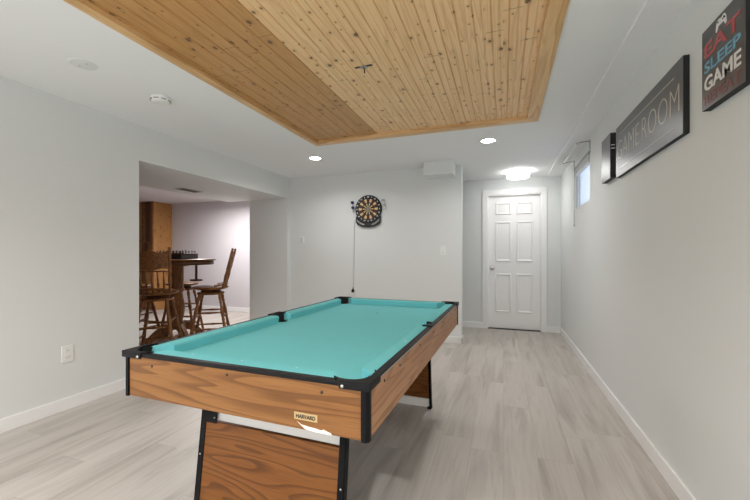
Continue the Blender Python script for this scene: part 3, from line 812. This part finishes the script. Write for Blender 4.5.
# stools
def turned_leg(p, q, r=.019):
    bm = B()
    turned(bm, p, q, [(0, r * .75), (.04, r * .8), (.10, r * 1.15), (.16, r * .75), (.18, r * 1.1), (.2, r * .7), (.36, r * 1.25), (.48, r * .85), (.50, r * 1.15), (.52, r * .85), (.70, r * 1.1), (.85, r * .9), (.88, r * .75), (.9, r), (1, r * .7)], 12)
    return bm
SH = .745
def make_stool(back=True):
    t = thing('bar_stool', '', 'bar stool')
    bm = B()
    lathe(bm, [(0, SH - .036), (.17, SH - .036), (.205, SH - .026), (.218, SH - .012), (.215, SH - .002), (.20, SH + .002), (.12, SH - .006), (0, SH - .010)], 36, Matrix.Diagonal((1.0, .97, 1, 1))); obj('seat', bm, 'stoolflat', t)
    bm = B(); lathe(bm, [(.10, SH - .075), (.12, SH - .070), (.12, SH - .052), (.09, SH - .036)], 24); obj('swivel', bm, 'stool_dark', t)
    bm = B(); lathe(bm, [(.15, SH - .10), (.165, SH - .098), (.165, SH - .076), (.15, SH - .072)], 24); obj('seat_base', bm, 'stoolflat', t)
    top, bot = .115, .225
    cs = [(1, 1), (-1, 1), (-1, -1), (1, -1)]
    def at(c, z):
        k = bot + (top - bot) * z / (SH - .08); return Vector((c[0] * k, c[1] * k, z))
    for c in cs: obj('leg', turned_leg(at(c, SH - .08), at(c, 0)), 'stool', t)
    for i in range(4):
        a, b = cs[i], cs[(i + 1) % 4]
        for z in ((.22, .42) if i % 2 == 0 else (.17, .36)):
            bm = B(); r = .011; turned(bm, at(a, z), at(b, z), [(0, r * .7), (.2, r), (.45, r * 1.25), (.5, r * 1.5), (.55, r * 1.25), (.8, r), (1, r * .7)], 10); obj('stretcher', bm, 'stool', t)
    if back:
        # back at local +x side leaning out
        def bp(y, z):  # z above seat
            return Vector((.165 + z * .24, y * (1 + z * .28), SH + z))
        for sy in (-1, 1):
            bm = B(); r = .016
            turned(bm, bp(sy * .165, -.01), bp(sy * .165, .50), [(0, r * .8), (.06, r * 1.2), (.12, r * .8), (.3, r * 1.2), (.44, r * .8), (.47, r * 1.2), (.52, r), (.92, r), (.94, r * .6), (.96, r), (.985, r * .8), (1, 0.001)], 12); obj('back_post', bm, 'stool', t)
        # carved crest panel
        bm = B(); n = 16; lo_, hi_ = [], []
        for i in range(n + 1):
            u = -1 + 2 * i / n
            zz = .452 + .016 * math.cos(u * PI * 2) - .012 * u * u
            lo_.append(bp(u * .165, .255 - .012 * math.cos(u * PI * 1.5)) + Vector((.022 * (1 - u * u), 0, 0))); hi_.append(bp(u * .165, zz) + Vector((.022 * (1 - u * u), 0, 0)))
        th = Vector((.018, 0, 0)); rows = []
        for pts in (lo_, hi_): rows.append([bm.verts.new(p - th / 2) for p in pts]); rows.append([bm.verts.new(p + th / 2) for p in pts])
        a0, a1, b0, b1 = rows
        for i in range(n):
            for q in ((a0[i], a0[i + 1], b0[i + 1], b0[i]), (a1[i], b1[i], b1[i + 1], a1[i + 1]), (a0[i], a1[i], a1[i + 1], a0[i + 1]), (b0[i], b0[i + 1], b1[i + 1], b1[i])): bm.faces.new(q)
        bm.faces.new((a0[0], b0[0], b1[0], a1[0])); bm.faces.new((a0[n], a1[n], b1[n], b0[n])); obj('crest_rail', bm, 'stoolflat', t)
        bm = B(); tube(bm, [bp(-.165, .235), bp(-.08, .235) + Vector((.016, 0, 0)), bp(0, .235) + Vector((.02, 0, 0)), bp(.08, .235) + Vector((.016, 0, 0)), bp(.165, .235)], .009, 8); obj('cross_rail', bm, 'stool', t)
        for i in range(5):
            u = -.11 + i * .055; bend = .02 * (1 - (u / .165) ** 2)
            bm = B(); r = .0095; turned(bm, bp(u, -.01), bp(u, .24) + Vector((bend, 0, 0)), [(0, r * .7), (.2, r * .8), (.4, r * 1.5), (.55, r * .8), (.6, r * 1.3), (.65, r * .8), (1, r * .7)], 8); obj('spindle', bm, 'stool', t)
        bm = B()   # curved rail round the back of the seat
        aa = [-1.25 + 2.5 * i / 14 for i in range(15)]
        tube(bm, [(.195 * math.cos(a), .19 * math.sin(a), SH + .012 + .028 * max(0, math.cos(a * 1.2))) for a in aa], .013, 8); obj('seat_rail', bm, 'stool', t)
    return t
G = 'bar stools around the pub table'
s1 = make_stool()
s1.location = (-3.60, 3.72, 0); s1.rotation_euler = (0, 0, math.radians(36)); s1['group'] = G
s1['label'] = 'oak bar stool right of the pub table, its back leaning right'
TBL = Vector((-4.10, 3.64, 0))
def face_back(loc, deg, label): return dup(s1, loc, math.radians(deg), label, G)
face_back((-3.70, 3.03, 0), -54, 'nearest oak bar stool with its broad back panel towards the room')
face_back((-4.72, 3.52, 0), 190, 'oak bar stool left of the pub table, half hidden behind the nearest stool')
s4 = make_stool(back=False); s4.location = (-4.42, 4.02, 0); s4.rotation_euler = (0, 0, .5); s4['group'] = G
s4['label'] = 'dark backless bar stool behind the pub table pedestal'

tb = thing('pub_table', 'round oak pub table with a turned pedestal in the bar nook', 'table', TBL)
TH = 1.10
bm = B(); lathe(bm, [(0, TH - .022), (.455, TH - .022), (.475, TH - .016), (.485, TH - .004), (.478, TH), (0, TH)], 56); obj('tabletop', bm, 'stoolflat', tb)
bm = B(); lathe(bm, [(.44, TH - .075), (.452, TH - .072), (.452, TH - .022), (.42, TH - .022)], 56); obj('apron', bm, 'stool_dark', tb)
bm = B()
lathe(bm, [(.16, TH - .075), (.155, TH - .09), (.085, TH - .10), (.082, .72), (.10, .70), (.10, .68), (.072, .66), (.078, .60), (.095, .52), (.10, .44), (.09, .35), (.07, .28), (.10, .25), (.11, .19), (.07, .17)], 28); obj('pedestal', bm, 'stool', tb)
for i in range(4):
    a = i * PI / 2 + math.radians(70)
    bm = B(); pts = [(.06, .24), (.16, .25), (.27, .17), (.36, .07), (.42, .055), (.43, .0), (.37, .0), (.33, .02), (.25, .08), (.15, .15), (.06, .15)]
    m = Matrix.Rotation(a, 4, 'Z')
    w = .028
    prism(bm, [m @ Vector((x, -w, z)) for x, z in pts], m.to_3x3() @ Vector((0, 2 * w, 0)), bev=.006); obj('foot', bm, 'stool', tb)
# bag hook seen below the apron
bm = B(); box(bm, (.158, .148, TH - .275), (.182, .172, TH - .02), .003); bk = obj('hanging_bracket', bm, 'stool_dark', tb)
bm = B(); box(bm, (.11, .11, TH - .30), (.23, .21, TH - .275), .004); obj('bracket_shelf', bm, 'stool_dark', bk)

cs_ = thing('chess_box', 'black wooden chess box lying on the pub table', 'game box', (-4.17, 3.70, TH), .25)
bm = B(); box(bm, (-.19, -.19, 0), (.19, .19, .062), .004); obj('case', bm, 'chess', cs_)
bm = B(); box(bm, (-.195, -.195, .062), (.195, .195, .078), .003); obj('board_top', bm, 'stool_dark', cs_)
CT = Matrix.Translation((-4.17, 3.70, TH + .078)) @ Matrix.Rotation(.25, 4, 'Z')
pro = {'pawn': [(.012, 0), (.012, .006), (.006, .012), (.005, .028), (.009, .030), (.008, .040), (0, .045)],
       'bishop': [(.014, 0), (.014, .008), (.007, .014), (.006, .04), (.010, .042), (.008, .055), (.002, .062), (0, .066)],
       'king': [(.015, 0), (.015, .009), (.008, .015), (.007, .048), (.012, .05), (.011, .066), (.004, .068), (.004, .082), (0, .084)],
       'rook': [(.014, 0), (.014, .008), (.008, .014), (.008, .036), (.012, .038), (.012, .052), (0, .052)]}
pk = {k: None for k in pro}
lay = []
back = ['rook', 'bishop', 'bishop', 'king', 'king', 'bishop', 'bishop', 'rook']
ord_ = ['first', 'second', 'third', 'fourth', 'fifth', 'sixth', 'seventh', 'eighth']
for rrow, yy in ((0, -.16), (1, -.115), (2, .115), (3, .16)):
    for c in range(8):
        kind = back[c] if rrow in (0, 3) else 'pawn'
        p = CT @ Vector((-.161 + c * .046, yy, 0))
        if pk[kind] is None:
            bm = B(); lathe(bm, pro[kind], 12); o = obj('chess_piece', bm, 'chess'); pk[kind] = o
        else:
            o = pk[kind].copy(); COL.objects.link(o)
        o.location = p; o.scale = (.75, .75, .6)
        wh = 'short pawn' if kind == 'pawn' else {'rook': 'stubby castle', 'bishop': 'pointed mid-sized', 'king': 'tall crowned'}[kind]
        rowt = ['nearest row', 'second row', 'third row', 'farthest row'][rrow]
        tag(o, '%s dark chess piece, %s from left in the %s on the chess box' % (wh, ord_[c], rowt), 'chess piece', 'chess pieces on the pub table')

# nook ceiling light
nl = thing('ceiling_globe', 'lit ceiling light of the bar nook behind the soffit', 'ceiling light', (-4.78, 4.95, NZ))
bm = B(); lathe(bm, [(.10, 0), (.10, -.02), (0, -.02)], 24); obj('base_plate', bm, 'white', nl)
bm = B(); lathe(bm, [(.09, -.02), (.12, -.05), (.10, -.09), (0, -.11)], 24, cap=False); obj('globe', bm, 'globe', nl)
area('lamp', (0, 0, -.13), .2, 30, (1, .96, .95), parent=nl)

# ------------------------------------------------------------------ added fill light in the unseen rear window, sky
area('added_window_fill', ((RW[0] + RW[1]) / 2, YR - .12, (RW[2] + RW[3]) / 2), RW[1] - RW[0] - .08, 72, (.93, .96, 1), (PI / 2, 0, PI), 'RECTANGLE', RW[3] - RW[2] - .08)  # area light added at the rear opening to raise the room brightness
w = bpy.data.worlds.new('World'); scn.world = w; w.use_nodes = True
bg = w.node_tree.nodes['Background']; bg.inputs[0].default_value = (.72, .84, 1, 1); bg.inputs[1].default_value = .95

# ------------------------------------------------------------------ camera
cam = bpy.data.cameras.new('Camera'); cam.sensor_width = 36; cam.lens = 17.30; cam.shift_y = .00503; cam.clip_start = .02
co = bpy.data.objects.new('Camera', cam); COL.objects.link(co)
co.location = (0, 0, CZ); co.rotation_euler = (PI / 2, 0, .3418)
scn.camera = co
scn.view_settings.view_transform = 'Standard'; scn.view_settings.look = 'None'
scn.view_settings.exposure = 0.66; scn.view_settings.gamma = 1
try: scn.view_settings.use_curve_mapping = False
except Exception: pass
try:
    scn.cycles.use_denoising = True
    scn.cycles.max_bounces = 10; scn.cycles.diffuse_bounces = 8
    scn.cycles.caustics_reflective = False; scn.cycles.sample_clamp_indirect = 6
except Exception: pass
